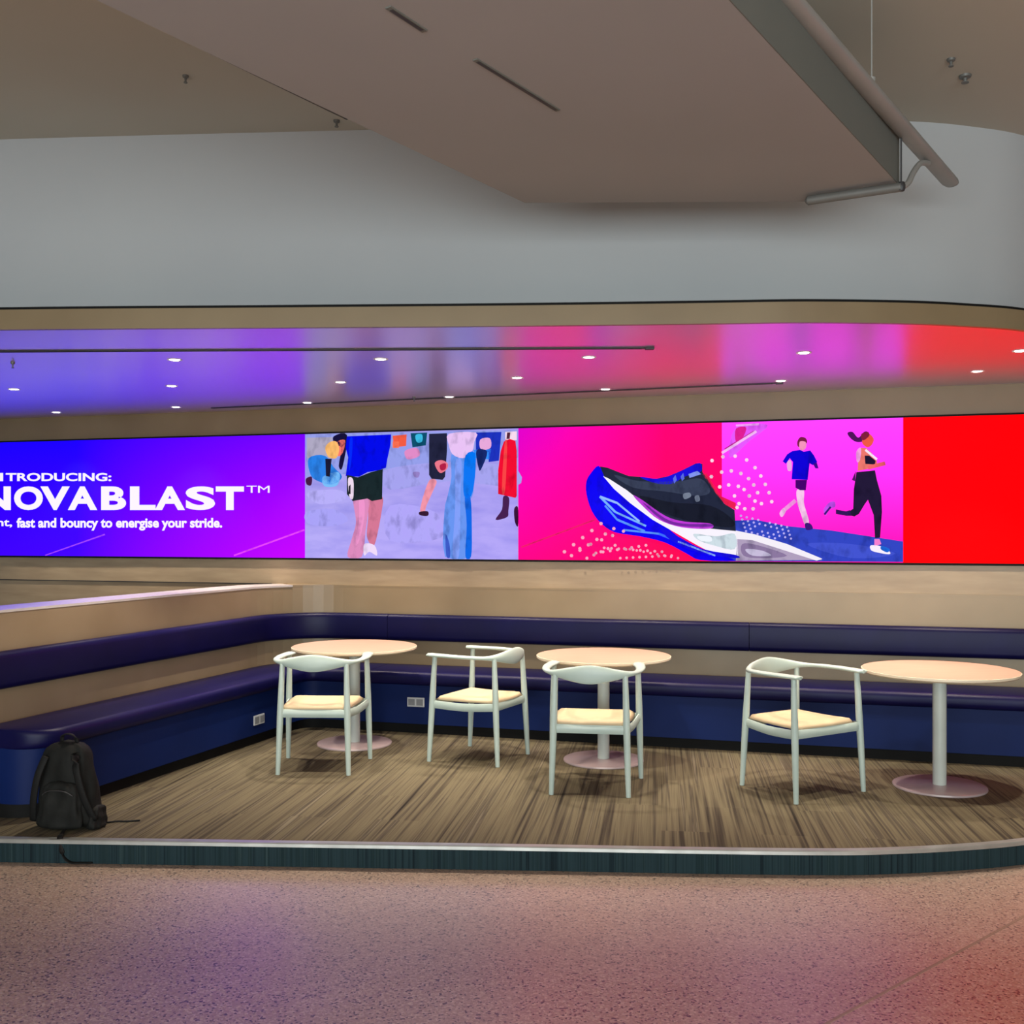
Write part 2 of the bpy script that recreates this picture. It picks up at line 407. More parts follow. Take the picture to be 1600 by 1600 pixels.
# short tube under the beam end, its link up to the rail
ta = ceil_pt(1258, 314, BZ-.03); tb = ceil_pt(1408, 292, BZ-.03)
st = empty('shutter_arm', (tb[0], tb[1], BZ-.03), 0, 'short grey tube under the beam end with a bent link to the rail', 'bracket')
bm = bmesh.new(); tube(bm, [(ta[0]-tb[0], ta[1]-tb[1], 0), ((ta[0]-tb[0])*.97, (ta[1]-tb[1])*.97, 0), (0, 0, 0), (.01, .0, 0)], 0, 12, flat=[(.008,.008),(.021,.021),(.021,.021),(.012,.012)])
autosmooth(link('arm_tube', bm, M['arm'], st))
cp = on_rail(1450)
cp = Vector((cp.x-tb[0], cp.y-tb[1], RZ-BZ+.0))
bm = bmesh.new(); tube(bm, catmull([(0,0,0), (cp.x*.2,cp.y*.15,.03), (cp.x*.42,cp.y*.4,.10), (cp.x*.7, cp.y*.7, .17), (cp.x, cp.y, cp.z)], 6), .013, 10)
autosmooth(link('curved_link', bm, M['rail'], st))
bm = bmesh.new(); lathe(bm, [(0,-.018),(.014,-.018),(.018,-.008),(.018,.008),(.014,.02),(0,.02)], 16)
autosmooth(link('joint_cap', bm, M['dark_metal'], st))
bm = bmesh.new(); tube(bm, [(.0,0,.02), (0,0,.25)], .004, 8); link('tie_rod', bm, M['dark_metal'], st)
# sprinklers and sensors on the upper ceiling
def ceil_fitting(px, py, z, label, r=.03):
    x, y = ceil_pt(px, py, z)
    t = empty('sprinkler_head', (x, y, z), 0, label, 'sprinkler')
    bm = bmesh.new(); lathe(bm, [(0,0),(r,0),(r*.9,-.01),(r*.35,-.014),(r*.3,-.03),(0,-.03)], 20); autosmooth(link('body', bm, M['arm'], t))
    bm = bmesh.new(); lathe(bm, [(0,-.03),(r*.6,-.032),(r*.6,-.036),(0,-.036)], 16); link('deflector', bm, M['arm'], t)
ceil_fitting(1508, 118, UZ, 'small dark sprinkler head on the brown ceiling right of the rail', .03)
ceil_fitting(1486, 92, UZ, 'faint second ceiling fitting above and left of the right-hand sprinkler', .02)
ceil_fitting(290, 118, UZ, 'small dark sprinkler head on the brown ceiling left of the beam', .015)
ceil_fitting(526, 188, UZ, 'small dark fitting where the beam edge meets the top of the grey wall', .018)
ceil_fitting(20, 566, SZ, 'small dark sprinkler on the glossy soffit above the blue end of the screen', .013)
ceil_fitting(647, 620, SZ, 'small dark sprinkler on the glossy soffit above the screen photo of walking people', .013)

# ------------------------------------------------------------------ downlights
lamps = [((22,608),'second downlight from the left in the blue-lit soffit, at the left edge of the photo'),
 ((88,644),'downlight in the purple soffit nearest the screen, above the word introducing'),
 ((273,562),'brightest and frontmost of the three stacked downlights in the purple soffit'),
 ((268,603),'middle one of the three stacked downlights in the purple soffit'),
 ((275,636),'rearmost of the three stacked downlights in the purple soffit, nearest the screen'),
 ((480,629),'downlight just above where the purple screen section meets the walking photo'),
 ((532,597),'downlight in the lilac soffit midway between front track and screen, above the blue shirt'),
 ((595,561),'front downlight in the lilac soffit just behind the long dark track'),
 ((702,620),'downlight close above the screen photo, over the person in jeans'),
 ((808,590),'downlight where the lilac soffit reflection turns pink'),
 ((920,558),'downlight just below the right end of the long dark track'),
 ((946,608),'downlight in the pink soffit above the heel of the running shoe'),
 ((1220,595),'downlight at the right end of the thin rear track'),
 ((1256,551),'front downlight in the bright magenta soffit'),
 ((1527,580),'downlight in the red soffit near the right edge'),
 ((1594,548),'downlight in the red soffit at the very right edge of the photo')]
lamps[0] = (lamps[0][0], 'leftmost downlight in the blue-lit soffit at the edge of the photo')
lamp0 = None
ldat = bpy.data.lights.new('downlight_beam', 'SPOT'); ldat.energy = SPOT_W; ldat.color = (1, .87, .70); ldat.spot_size = math.radians(84); ldat.spot_blend = .6; ldat.shadow_soft_size = .035
for (px, py), lab in lamps:
    x, y = ceil_pt(px, py)
    if lamp0 is None:
        lamp0 = empty('downlight', (x, y, SZ))
        bm = bmesh.new(); lathe(bm, [(.030,-.001),(.042,-.004),(.044,-.002),(.044,0),(.030,0)], 24); autosmooth(link('trim_ring', bm, M['lamp_ring'], lamp0))
        bm = bmesh.new(); lathe(bm, [(0,-.0035),(.026,-.0035),(.030,-.001),(0,-.001)], 24); link('lens', bm, M['lamp'], lamp0)
        t = lamp0
    else: t = copy_tree(lamp0)
    t.location = (x, y, SZ); tag(t, lab, 'downlight', 'downlights in the glossy soffit')
    lo = bpy.data.objects.new('downlight_beam', ldat); C.objects.link(lo); lo.location = (x, y, SZ-.012)

# ------------------------------------------------------------------ LED display artwork
def uz(px, py):
    k = (px-800)/F; Y = 8.26/(1+.2875*k); X = k*Y
    return X/math.cos(TH), CZ+(HZ-py)*Y/F
SB = PZ+1.318; ST = PZ+2.343
def panel(name, px0, px1, m, y=-.004):
    u0 = uz(px0, 800)[0]; u1 = uz(px1, 800)[0]
    bm = bmesh.new(); box(bm, u0, u1, y, .06, SB, ST)
    return link(name, bm, m, wb)
def grad(name, c00, c10, c01, c11, u0, u1, k=1.0, extra=0):
    """colours at the lower left, lower right, upper left, upper right corner of the section"""
    m = emit(name, c00, k)
    tc = N(m, 'ShaderNodeTexCoord'); s = N(m, 'ShaderNodeSeparateXYZ'); L(m, tc.outputs['Object'], s.inputs[0])
    def mr(o, a, b):
        r = N(m, 'ShaderNodeMapRange'); r.inputs['From Min'].default_value = a; r.inputs['From Max'].default_value = b; L(m, o, r.inputs['Value']); return r.outputs[0]
    fx = mr(s.outputs['X'], u0, u1); fz = mr(s.outputs['Z'], SB, ST)
    def mix(f, a, b):
        x = N(m, 'ShaderNodeMixRGB'); L(m, f, x.inputs[0])
        for i, q in ((1,a),(2,b)):
            if isinstance(q, tuple): x.inputs[i].default_value = q
            else: L(m, q, x.inputs[i])
        return x.outputs[0]
    if name != 'led_lilac': c00, c10, c01, c11 = [hot(q) for q in (c00, c10, c01, c11)]
    out = mix(fz, mix(fx, c00, c10), mix(fx, c01, c11))
    if name == 'led_lilac':
        n = noise(m, mapping(m, (1, 1, 3)), 3, 4); x = N(m, 'ShaderNodeMixRGB'); x.blend_type = 'MULTIPLY'; x.inputs[0].default_value = 1
        L(m, out, x.inputs[1]); L(m, ramp(m, n.outputs['Fac'], [(.3, (.72,.74,.9,1)), (.6, (1,1,1,1))]), x.inputs[2]); out = x.outputs[0]
    L(m, out, bsdf(m).inputs['Emission Color']); return m
U = lambda px: uz(px, 800)[0]
blue_s = panel('display_section', -420, 120, grad('led_blue', rgb(20,0,255), rgb(70,0,250), rgb(8,0,255), rgb(28,0,255), U(-420), U(120)))
pur_s = panel('display_section', 120, 477, grad('led_purple', rgb(70,0,250), rgb(205,0,240), rgb(28,0,255), rgb(122,0,252), U(120), U(477)))
photo_s = panel('display_section', 477, 810, grad('led_lilac', rgb(188,176,252), rgb(182,168,250), rgb(164,160,232), rgb(172,160,240), U(477), U(810)))
pink_s = panel('display_section', 810, 1128, grad('led_pink', rgb(246,0,140), rgb(244,6,84), rgb(226,0,206), rgb(255,0,118), U(810), U(1040)))
mag_s = panel('display_section', 1128, 1411, grad('led_magenta', rgb(255,0,176), rgb(255,0,168), rgb(240,70,250), rgb(240,66,255), U(1128), U(1411)))
red_s = panel('display_section', 1411, 2100, grad('led_red', rgb(255,0,10), rgb(255,0,0), rgb(255,0,14), rgb(255,0,0), U(1411), U(1800)))
for s_, lb in ((blue_s,'blue section'),(pur_s,'purple section'),(photo_s,'street photo of walking people cut at the waist'),(pink_s,'hot pink section with a running shoe'),(mag_s,'magenta section with two runners'),(red_s,'plain red section')):
    s_['label'] = lb
EM = {}
def ecol(c):
    c = tuple(c)
    if c not in EM:
        m = emit('led_pixels', rgb(*c)); EM[c] = m
        if min(c) < 236 and (max(c) < 250 or min(c) > 60):     # photographic softness inside each colour patch
            n = noise(m, mapping(m, (1, 1, .6)), 14, 5)
            x = N(m, 'ShaderNodeMixRGB'); x.blend_type = 'MULTIPLY'; x.inputs[0].default_value = 1; x.inputs[1].default_value = rgb(*c)
            L(m, ramp(m, n.outputs['Fac'], [(.3, (.62,.62,.66,1)), (.5, (1,1,1,1)), (.72, (1.0,.96,1.0,1))]), x.inputs[2]); L(m, x.outputs[0], bsdf(m).inputs['Emission Color'])
    return EM[c]
zmin, zmax = SB+.001, ST-.001
def poly(bm, pts, lay):
    vs_ = []
    for p in pts:
        u, z = uz(*p); vs_.append(bm.verts.new((u, -.004-.0012*lay, min(max(z, zmin), zmax))))
    try: bm.faces.new(vs_)
    except ValueError: pass
def art(name, parent, items, label=None):
    """items: (colour, layer, [pixel outline]) ; all patches of one drawing are one mesh with several pixel colours"""
    bm = bmesh.new(); cols = []; idx = []
    for col, lay, pts in items:
        n0 = len(bm.faces); poly(bm, pts, lay); bm.faces.ensure_lookup_table()
        if col not in cols: cols.append(col)
        for f in bm.faces[n0:]: f.material_index = cols.index(col)
    for f in bm.faces: f.normal_update()
    bmesh.ops.triangulate(bm, faces=bm.faces)
    for f in bm.faces:
        f.normal_update()
        if f.normal.y > 0: f.normal_flip()
    me = bpy.data.meshes.new(name); bm.to_mesh(me); bm.free()
    for c in cols: me.materials.append(ecol(c))
    o = bpy.data.objects.new(name, me); C.objects.link(o); o.parent = parent
    if label: o['label'] = label
    return o
def sm(pts, n=4): # smooth closed outline
    out = []; k = len(pts)
    for i in range(k):
        p0, p1, p2, p3 = [Vector(pts[(i+j-1) % k]) for j in range(4)]
        for q in range(n):
            t = q/n; v = .5*((2*p1)+(p2-p0)*t+(2*p0-5*p1+4*p2-p3)*t*t+(3*p1-p0-3*p2+p3)*t**3); out.append((v.x, v.y))
    return out
def line(a, b, w): 
    d = Vector((b[0]-a[0], b[1]-a[1])).normalized(); s = Vector((-d.y, d.x))*w/2
    return [(a[0]+s.x,a[1]+s.y),(b[0]+s.x,b[1]+s.y),(b[0]-s.x,b[1]-s.y),(a[0]-s.x,a[1]-s.y)]
# lettering
def lettering(parts, parent, name='lettering', mm=None):
    bm = bmesh.new()
    for s, x0, x1, yt, yb, bold in parts:
        cu = bpy.data.curves.new('t', 'FONT'); cu.body = s; cu.size = 1; cu.offset = bold; cu.resolution_u = 6
        ob = bpy.data.objects.new('t', cu); C.objects.link(ob)
        dg = bpy.context.evaluated_depsgraph_get(); me = bpy.data.meshes.new_from_object(ob.evaluated_get(dg))
        xs = [v.co.x for v in me.vertices]; ys = [v.co.y for v in me.vertices]
        xa, xb, ya, yb_ = min(xs), max(xs), min(ys), max(ys)
        b2 = bmesh.new(); b2.from_mesh(me)
        for v in b2.verts:
            px = x0+(v.co.x-xa)/(xb-xa)*(x1-x0); py = yb+(v.co.y-ya)/(yb_-ya)*(yt-yb)
            u, z = uz(px, py); v.co = (u, -.0085, z)
        me2 = bpy.data.meshes.new('t2'); b2.to_mesh(me2); b2.free(); bm.from_mesh(me2)
        bpy.data.objects.remove(ob); bpy.data.curves.remove(cu); bpy.data.meshes.remove(me); bpy.data.meshes.remove(me2)
    for f in bm.faces:
        f.normal_update()
        if f.normal.y > 0: f.normal_flip()
    me = bpy.data.meshes.new(name); bm.to_mesh(me); bm.free(); me.materials.append(ecol((255,246,255)))
    o = bpy.data.objects.new(name, me); C.objects.link(o); o.parent = parent; return o
# the words run over both first sections, so they belong to the display itself
o = lettering([(c, a, b, 760, 797, .04) for c, a, b in (('N',-29,18),('O',23,68),('V',64,110),('A',107,153),('B',159,198),('L',204,244),('A',243,290),('S',291,337),('T',338,382))]
  + [('T',386,402,759,770,.0),('M',404,422,759,770,.0)], wb); o['label'] = 'large white word NOVABLAST'
o = lettering([('TRODUCING:',10,175,739,752,.03),('IN',-26,6,739,752,.03)], wb); o['label'] = 'small white word INTRODUCING'
o = lettering([('fast and bouncy to energise your stride.',27,348,809,829,.035),('Light,',-30,20,810,826,.022)], wb); o['label'] = 'small white tag line'
art('light_streak', wb, [((170,70,255),5,line((72,868),(165,835),2.2))]); art('light_streak', pur_s, [((235,70,250),1,line((366,868),(476,828),2.4))])
art('panel_seam', pink_s, [((238,30,110),1,line((815,855),(930,812),2.5))])

# street photo
ph = []
ph += [((150,160,236),1,[(478,676),(810,672),(810,715),(700,730),(478,745)]), ((166,164,240),2,sm([(600,735),(700,722),(800,730),(806,760),(700,752),(610,765)])),
 ((170,164,248),2,sm([(480,800),(520,795),(545,812),(520,822),(482,818)])), ((184,176,250),2,sm([(480,770),(530,765),(540,780),(500,788)])), ((178,168,250),2,sm([(610,790),(680,800),(690,840),(610,845)])),
 ((176,170,196),2,[(480,684),(520,683),(522,712),(505,722),(480,716)])]
art('pavement', photo_s, ph)
bgp = [((40,130,232),3,sm([(483,716),(508,712),(522,730),(535,745),(520,757),(498,752),(486,742)])), ((120,190,250),3,sm([(505,745),(530,738),(528,758),(508,760)])),
 ((20,20,50),4,[(509,717),(519,717),(516,745),(510,744)]), ((70,20,70),4,sm([(479,748),(488,745),(487,758),(480,757)])),
 ((244,92,66),3,[(614,681),(636,679),(635,697),(616,699)]), ((250,120,90),3,[(614,690),(624,690),(624,700),(614,700)]), ((10,80,110),3,[(642,677),(668,676),(666,696),(645,699)]), ((60,190,230),4,sm([(650,680),(660,679),(660,690),(652,691)])),
 ((226,140,200),3,sm([(634,704),(652,700),(656,712),(640,718),(634,714)])), ((150,130,200),3,sm([(646,738),(656,738),(654,746),(648,745)]))]
art('seated_figure', photo_s, bgp[:4]); art('orange_bag', photo_s, bgp[4:6]); art('teal_bag', photo_s, bgp[6:8]); art('pink_mark', photo_s, bgp[8:9]); art('grey_mark', photo_s, bgp[9:])
w1 = [((20,16,60),4,sm([(522,682),(543,680),(536,730),(530,728),(534,700),(524,695)])), ((255,190,110),5,sm([(509,700),(516,691),(526,690),(531,702),(526,716),(514,714)])), ((250,120,110),4,sm([(526,692),(540,688),(536,708),(528,712)])),
 ((0,8,236),6,[(543,682),(612,679),(611,695),(606,718),(604,731),(592,735),(575,738),(562,745),(541,744),(545,715),(541,700)]), ((0,40,250),7,sm([(547,690),(552,686),(550,720),(546,735)])),
 ((222,140,190),5,sm([(553,775),(577,776),(576,800),(572,830),(566,870),(544,870),(551,840),(557,815)])), ((214,120,150),5,sm([(578,778),(598,776),(597,800),(588,845),(582,853),(574,838),(576,810)])), ((240,150,205),6,sm([(562,780),(570,782),(570,810),(562,845),(556,850),(562,812)])),
 ((24,40,44),7,[(543,742),(560,746),(580,738),(599,733),(598,780),(582,783),(575,779),(552,783),(543,772)]), ((240,220,240),8,sm([(545,748),(553,750),(553,778),(547,776)])), ((30,30,40),9,[(546,760),(549,757),(549,772),(546,772)]),
 ((240,220,250),6,sm([(570,850),(586,852),(590,868),(578,862),(570,868)]))]
art('walker_in_blue_shirt', photo_s, w1)
w2 = [((34,36,64),4,[(671,678),(699,677),(699,705),(696,745),(692,750),(675,748),(671,742)]), ((236,120,140),6,sm([(680,724),(690,719),(700,724),(699,733),(688,739)])), ((180,30,70),7,sm([(688,727),(697,724),(697,733),(690,735)])),
 ((244,150,170),4,sm([(672,750),(683,752),(676,770),(667,790),(664,800),(657,799),(662,775)])), ((54,24,50),5,sm([(656,800),(669,799),(669,806),(657,805)]))]
art('walker_in_dark_clothes', photo_s, w2)
w3 = [((234,196,246),6,sm([(702,678),(744,676),(742,690),(738,706),(724,716),(708,710),(702,695)],3)), ((104,150,242),5,sm([(706,710),(726,716),(738,706),(743,720),(740,770),(734,790),(736,870),(696,870),(695,800),(700,775),(706,745)],3)),
 ((60,90,200),6,sm([(697,835),(703,850),(704,870),(698,868)])), ((130,160,250),6,sm([(712,724),(722,722),(720,780),(718,868),(708,866),(712,790)])), ((0,118,244),7,sm([(728,712),(743,708),(743,745),(737,775),(726,775),(725,745)],3)), ((10,104,232),7,sm([(727,776),(736,778),(738,825),(737,869),(728,869),(730,820)])), ((50,140,250),4,[(740,703),(768,702),(765,718),(744,716)])]
art('walker_in_jeans', photo_s, w3)
w4 = [((28,50,190),4,[(744,676),(784,675),(780,720),(764,722),(764,706),(744,704)]), ((232,170,220),5,sm([(751,687),(766,685),(767,700),(752,702)])), ((20,40,110),5,sm([(745,704),(762,706),(752,734),(748,730)])),
 ((244,10,50),6,[(788,690),(797,686),(806,689),(808,705),(808,775),(806,778),(779,772),(779,735),(783,705)]), ((250,70,70),7,sm([(789,695),(793,695),(790,765),(785,765)])), ((250,220,240),5,[(790,675),(808,674),(808,688),(790,688)]), ((90,40,60),6,[(793,676),(798,676),(797,686),(792,686)]), ((70,30,80),6,sm([(787,776),(796,778),(795,798),(793,808),(775,812),(785,796)])), ((60,20,60),6,sm([(804,795),(810,793),(810,822),(805,815)]))]
art('walker_in_red_dress', photo_s, w4)
# running shoe; its toe reaches into the next section, so it is drawn on the display itself
up = [(938,729),(950,731),(965,737),(983,744),(1000,745),(1022,749),(1045,744),(1066,735),(1088,724),(1098,725),(1098,738),(1104,746),(1118,768),(1132,787),(1148,797),(1150,830),(1120,828),(1080,820),(1050,814),(1020,800),(980,770),(945,745)]
sole_blue = sm([(936,728),(925,738),(917,752),(917,772),(925,798),(940,818),(962,832),(1000,838),(1040,848),(1075,866),(1095,875),(1150,876),(1110,862),(1070,845),(1040,822),(1000,792),(965,762),(945,742)],3)
shoe = [((10,0,246),10,sole_blue), ((34,40,62),11,up),
 ((56,64,88),12,sm([(960,742),(1000,752),(1060,752),(1095,748),(1110,768),(1090,775),(1040,768),(990,762)])), ((24,28,44),12,sm([(1000,775),(1050,785),(1110,790),(1145,812),(1140,824),(1080,815),(1030,798)])),
 ((24,16,220),12,sm([(1000,745),(1030,748),(1060,738),(1090,724),(1097,728),(1094,738),(1070,745),(1050,756),(1024,755)])), ((92,110,230),13,[(1052,748),(1056,742),(1058,750),(1054,756)]), ((92,110,230),13,[(1064,745),(1068,739),(1070,748),(1066,752)]), ((130,150,240),13,[(1076,741),(1090,736),(1096,741),(1078,747)]),
 ((120,130,150),13,sm([(1068,772),(1078,770),(1080,776),(1070,780)])), ((120,130,150),13,sm([(1086,776),(1092,774),(1094,782),(1088,784)])),
 ((236,30,80),11,[(1098,741),(1104,740),(1126,775),(1150,786),(1150,797),(1134,789),(1118,770)]),
 ((250,244,255),12,[(943,744),(952,748),(980,766),(1010,790),(1040,810),(1070,822),(1152,830),(1154,872),(1120,868),(1090,852),(1055,832),(1020,812),(985,786),(960,764)]),
 ((196,60,220),13,sm([(990,774),(1005,782),(1040,806),(1070,815),(1110,818),(1110,826),(1066,824),(1030,812),(1004,790)])), ((120,40,160),14,sm([(1004,784),(1040,810),(1068,818),(1110,819),(1110,823),(1064,822),(1034,812)])),
 ((208,224,232),13,sm([(1085,834),(1120,838),(1148,834),(1148,858),(1115,852),(1092,844)])), ((240,246,255),14,sm([(1090,838),(1110,838),(1112,846),(1096,845)])),
 ((120,180,255),12,line((938,776),(962,800),3.5)), ((120,180,255),12,line((962,800),(1010,822),3)), ((150,190,255),12,line((938,776),(965,786),3.5)), ((150,190,255),12,line((965,786),(1000,815),3)), ((90,150,255),12,line((946,790),(965,812),3)), ((90,150,255),12,line((965,812),(1008,830),3.4)), ((90,150,255),12,line((975,828),(1030,834),3)),
 ((60,110,250),12,line((1030,834),(1110,866),3.5)), ((20,10,230),15,sm([(1030,822),(1060,838),(1100,858),(1150,867),(1150,872),(1095,864),(1050,845)])), ((150,190,250),15,line((1060,846),(1118,868),2.6)),
 ((176,160,190),12,[(1152,832),(1176,838),(1210,848),(1285,875),(1150,876)]), ((246,240,250),13,[(1150,829),(1180,835),(1230,850),(1285,873),(1276,876),(1220,858),(1176,844),(1150,842)]), ((140,120,160),13,sm([(1160,850),(1185,852),(1230,868),(1190,872),(1162,868)])), ((200,190,220),14,sm([(1165,858),(1190,860),(1205,868),(1176,868)]))]
o = art('running_shoe_graphic', wb, shoe, 'dark running shoe with thick blue and white sole')
# runners section
rn = [((50,70,196),1,[(1132,814),(1180,812),(1230,822),(1300,829),(1411,846),(1411,878),(1128,878)]), ((66,84,210),2,sm([(1260,850),(1330,850),(1400,865),(1330,872)])), ((232,90,255),1,sm([(1150,668),(1200,664),(1170,690),(1140,715)])),
 ((250,190,250),3,line((1128,708),(1182,674),4)), ((226,30,150),2,sm([(1150,670),(1166,668),(1160,685),(1150,690)])), ((200,30,150),2,line((1132,702),(1178,674),2)), ((246,170,250),3,line((1150,665),(1186,663),3))]
art('running_track', mag_s, rn)
r1 = [((120,30,70),4,sm([(1246,690),(1251,683),(1259,685),(1261,692),(1254,697),(1247,698)])), ((246,150,190),5,sm([(1250,690),(1259,691),(1259,700),(1253,704),(1249,700)])),
 ((14,0,216),5,[(1238,705),(1250,703),(1256,706),(1266,704),(1272,712),(1277,722),(1270,727),(1265,724),(1262,750),(1237,749),(1239,722),(1234,716),(1228,725),(1223,721),(1230,710)]), ((60,10,140),5,[(1270,724),(1276,722),(1279,732),(1274,732)]), ((240,170,230),6,sm([(1230,722),(1236,720),(1237,734),(1231,735)])),
 ((70,0,110),5,[(1243,750),(1261,750),(1259,766),(1250,766),(1243,762)]), ((252,200,240),4,sm([(1245,766),(1256,766),(1256,785),(1260,800),(1264,816),(1258,820),(1252,805),(1246,785)])), ((244,150,225),4,line((1243,782),(1224,798),6)), ((250,190,240),4,sm([(1218,802),(1224,794),(1228,798),(1222,808)])), ((60,20,120),5,sm([(1258,818),(1266,818),(1270,826),(1260,828)]))]
art('runner_in_blue_shirt', mag_s, r1)
r2 = [((80,20,90),4,sm([(1324,677),(1332,675),(1341,684),(1350,675),(1356,676),(1352,688),(1340,691),(1330,686)])), ((240,90,70),5,sm([(1350,680),(1358,678),(1365,686),(1362,695),(1355,699),(1347,692)])), ((130,30,60),6,sm([(1346,678),(1356,675),(1358,681),(1350,688),(1346,686)])),
 ((240,120,110),5,[(1344,700),(1353,700),(1362,708),(1370,720),(1370,730),(1340,736),(1341,716)]), ((30,20,50),6,[(1351,712),(1358,712),(1368,720),(1367,726),(1352,725)]), ((250,230,250),7,line((1352,703),(1370,718),3.5)), ((244,100,110),7,line((1356,731),(1383,724),6)), ((250,160,230),6,sm([(1338,706),(1345,700),(1344,718),(1339,722)])),
 ((34,24,56),6,[(1338,738),(1367,735),(1370,750),(1377,775),(1378,800),(1375,840),(1367,841),(1365,805),(1356,781),(1351,788),(1342,803),(1335,807),(1326,805),(1325,800),(1333,795),(1334,765)]), ((80,20,100),5,[(1337,736),(1331,750),(1336,752)]), ((50,20,90),6,[(1328,797),(1322,799),(1306,796),(1306,803),(1322,806),(1330,806)]), ((200,80,240),5,sm([(1287,796),(1296,785),(1304,784),(1305,792),(1296,796),(1290,806)])), ((60,20,120),6,line((1288,804),(1298,792),3)),
 ((246,130,210),5,[(1366,842),(1374,842),(1377,850),(1366,854)]), ((250,240,255),5,sm([(1361,852),(1378,854),(1390,862),(1388,866),(1366,862),(1360,858)])), ((30,110,230),6,sm([(1378,853),(1390,858),(1386,863),(1376,858)]))]
art('runner_with_ponytail', mag_s, r2)
# dots
dots = []
def dot(x, y, r, c=(255,214,240), lay=16): dots.append((c, lay, [(x+r*math.cos(a*PI/3), y+r*math.sin(a*PI/3)) for a in range(6)]))
for x, y in ((1113,720),(1112,745),(1130,714),(1149,713),(1167,719),(1128,738),(1143,736),(1158,740),(1180,731),(1125,761),(1139,758),(1154,760),(1170,748),(1189,744),(1163,765),(1178,758),(1196,757),(1155,787),(1148,775),(1171,775),(1184,770),(1164,795),(1180,783),(1202,770),(1177,795),(1190,787),(1206,784),(1152,793)): dot(x, y, 3.0)
for i in range(9):
    for j in range(7):
        x = 1158+i*9+j*2; y = 806+j*6+i*2.2
        if y < 845-(8-i)*1.2 and random.random() < .8: dot(x, y, 1.9, (190,180,250))
for k, (x0, y0, x1, y1, n) in enumerate(((883,862,940,818,5),(894,868,960,826,6),(907,857,975,830,5),(918,872,962,852,5),(932,864,1010,852,8),(945,856,1035,862,9),(970,872,1050,868,9),(985,858,1060,872,8))):
    for i in range(n):
        t = i/(n-1); dot(x0+(x1-x0)*t, y0+(y1-y0)*t, 2.9-.12*k, (250,170,200))
o = art('halftone_dots', wb, dots, 'scattered pale halftone dots')

# ------------------------------------------------------------------ corner banquette
R_END = .2
def red(s, total):
    if s >= R_END: return 0
    q = R_END-s; return R_END-math.sqrt(max(R_END**2-q*q, 0))
bq = empty('banquette_bench', (A[0], A[1], PZ), 0, 'long navy upholstered corner bench running along the low wall and under the screen', 'bench')
def shift(o):
    for v in o.data.vertices: v.co -= Vector((A[0], A[1], PZ))
    return o
def rounded(o0, o1, z0, z1, r, n=4):
    pts = []
    for cx, cz, a0 in ((o1-r, z0+r, -90), (o1-r, z1-r, 0), (o0+r, z1-r, 90), (o0+r, z0+r, 180)):
        for i in range(n+1):
            a = math.radians(a0+90*i/n); pts.append((cx+r*math.cos(a), cz+r*math.sin(a)))
    return pts
def cut_path(px_list):
    """indices where the path passes columns"""
    out = []
    for px in px_list:
        best = min(range(len(path)), key=lambda i: abs(path[i][0]/path[i][1]*F+800-px)); out.append(best)
    return out
def plen(path):
    s = [0]
    for a, b in zip(path, path[1:]): s.append(s[-1]+(Vector(b)-Vector(a)).length)
    return s
SS = plen(path)
def sub(s0, s1):
    def at(s):
        for i in range(len(SS)-1):
            if SS[i] <= s <= SS[i+1]:
                t = (s-SS[i])/(SS[i+1]-SS[i]); return tuple(Vector(path[i]).lerp(Vector(path[i+1]), t))
        return path[-1]
    return [at(s0)] + [path[i] for i in range(len(path)) if s0+.003 < SS[i] < s1-.003] + [at(s1)]
def s_of(px):
    i = min(range(len(path)), key=lambda i: abs(SS[i]-0)); best = None
    for i in range(len(path)-1):
        fa = path[i][0]/path[i][1]*F+800-px; fb = path[i+1][0]/path[i+1][1]*F+800-px
        if fa <= 0 <= fb: return SS[i]+(SS[i+1]-SS[i])*fa/(fa-fb)
    return SS[-1]
bm = bmesh.new(); sweep(bm, path, [(.005,PZ+.075),(.42,PZ+.075),(.42,PZ+.375),(.005,PZ+.375)], red)
autosmooth(shift(link('base_panel', bm, M['navy_panel'], bq)))
bm = bmesh.new(); sweep(bm, path, [(.01,PZ+.0),(.385,PZ+.0),(.385,PZ+.078),(.01,PZ+.078)], red)
autosmooth(shift(link('plinth', bm, M['black'], bq)))
seams = [0, s_of(612), s_of(1172), SS[-1]]
for i in range(3):
    s0, s1 = seams[i]+(.002 if i else 0), seams[i+1]-.002
    bm = bmesh.new(); sweep(bm, sub(s0, s1), [(o_, z) for o_, z in rounded(.006, .475, PZ+.372, PZ+.475, .038)], red if i == 0 else None)
    autosmooth(shift(link('seat_cushion', bm, M['navy'], bq)), 50)
    bm = bmesh.new(); sweep(bm, sub(s0, s1), rounded(.002, .092, PZ+.665, PZ+.875, .036))
    autosmooth(shift(link('back_cushion', bm, M['navy'], bq)), 50)
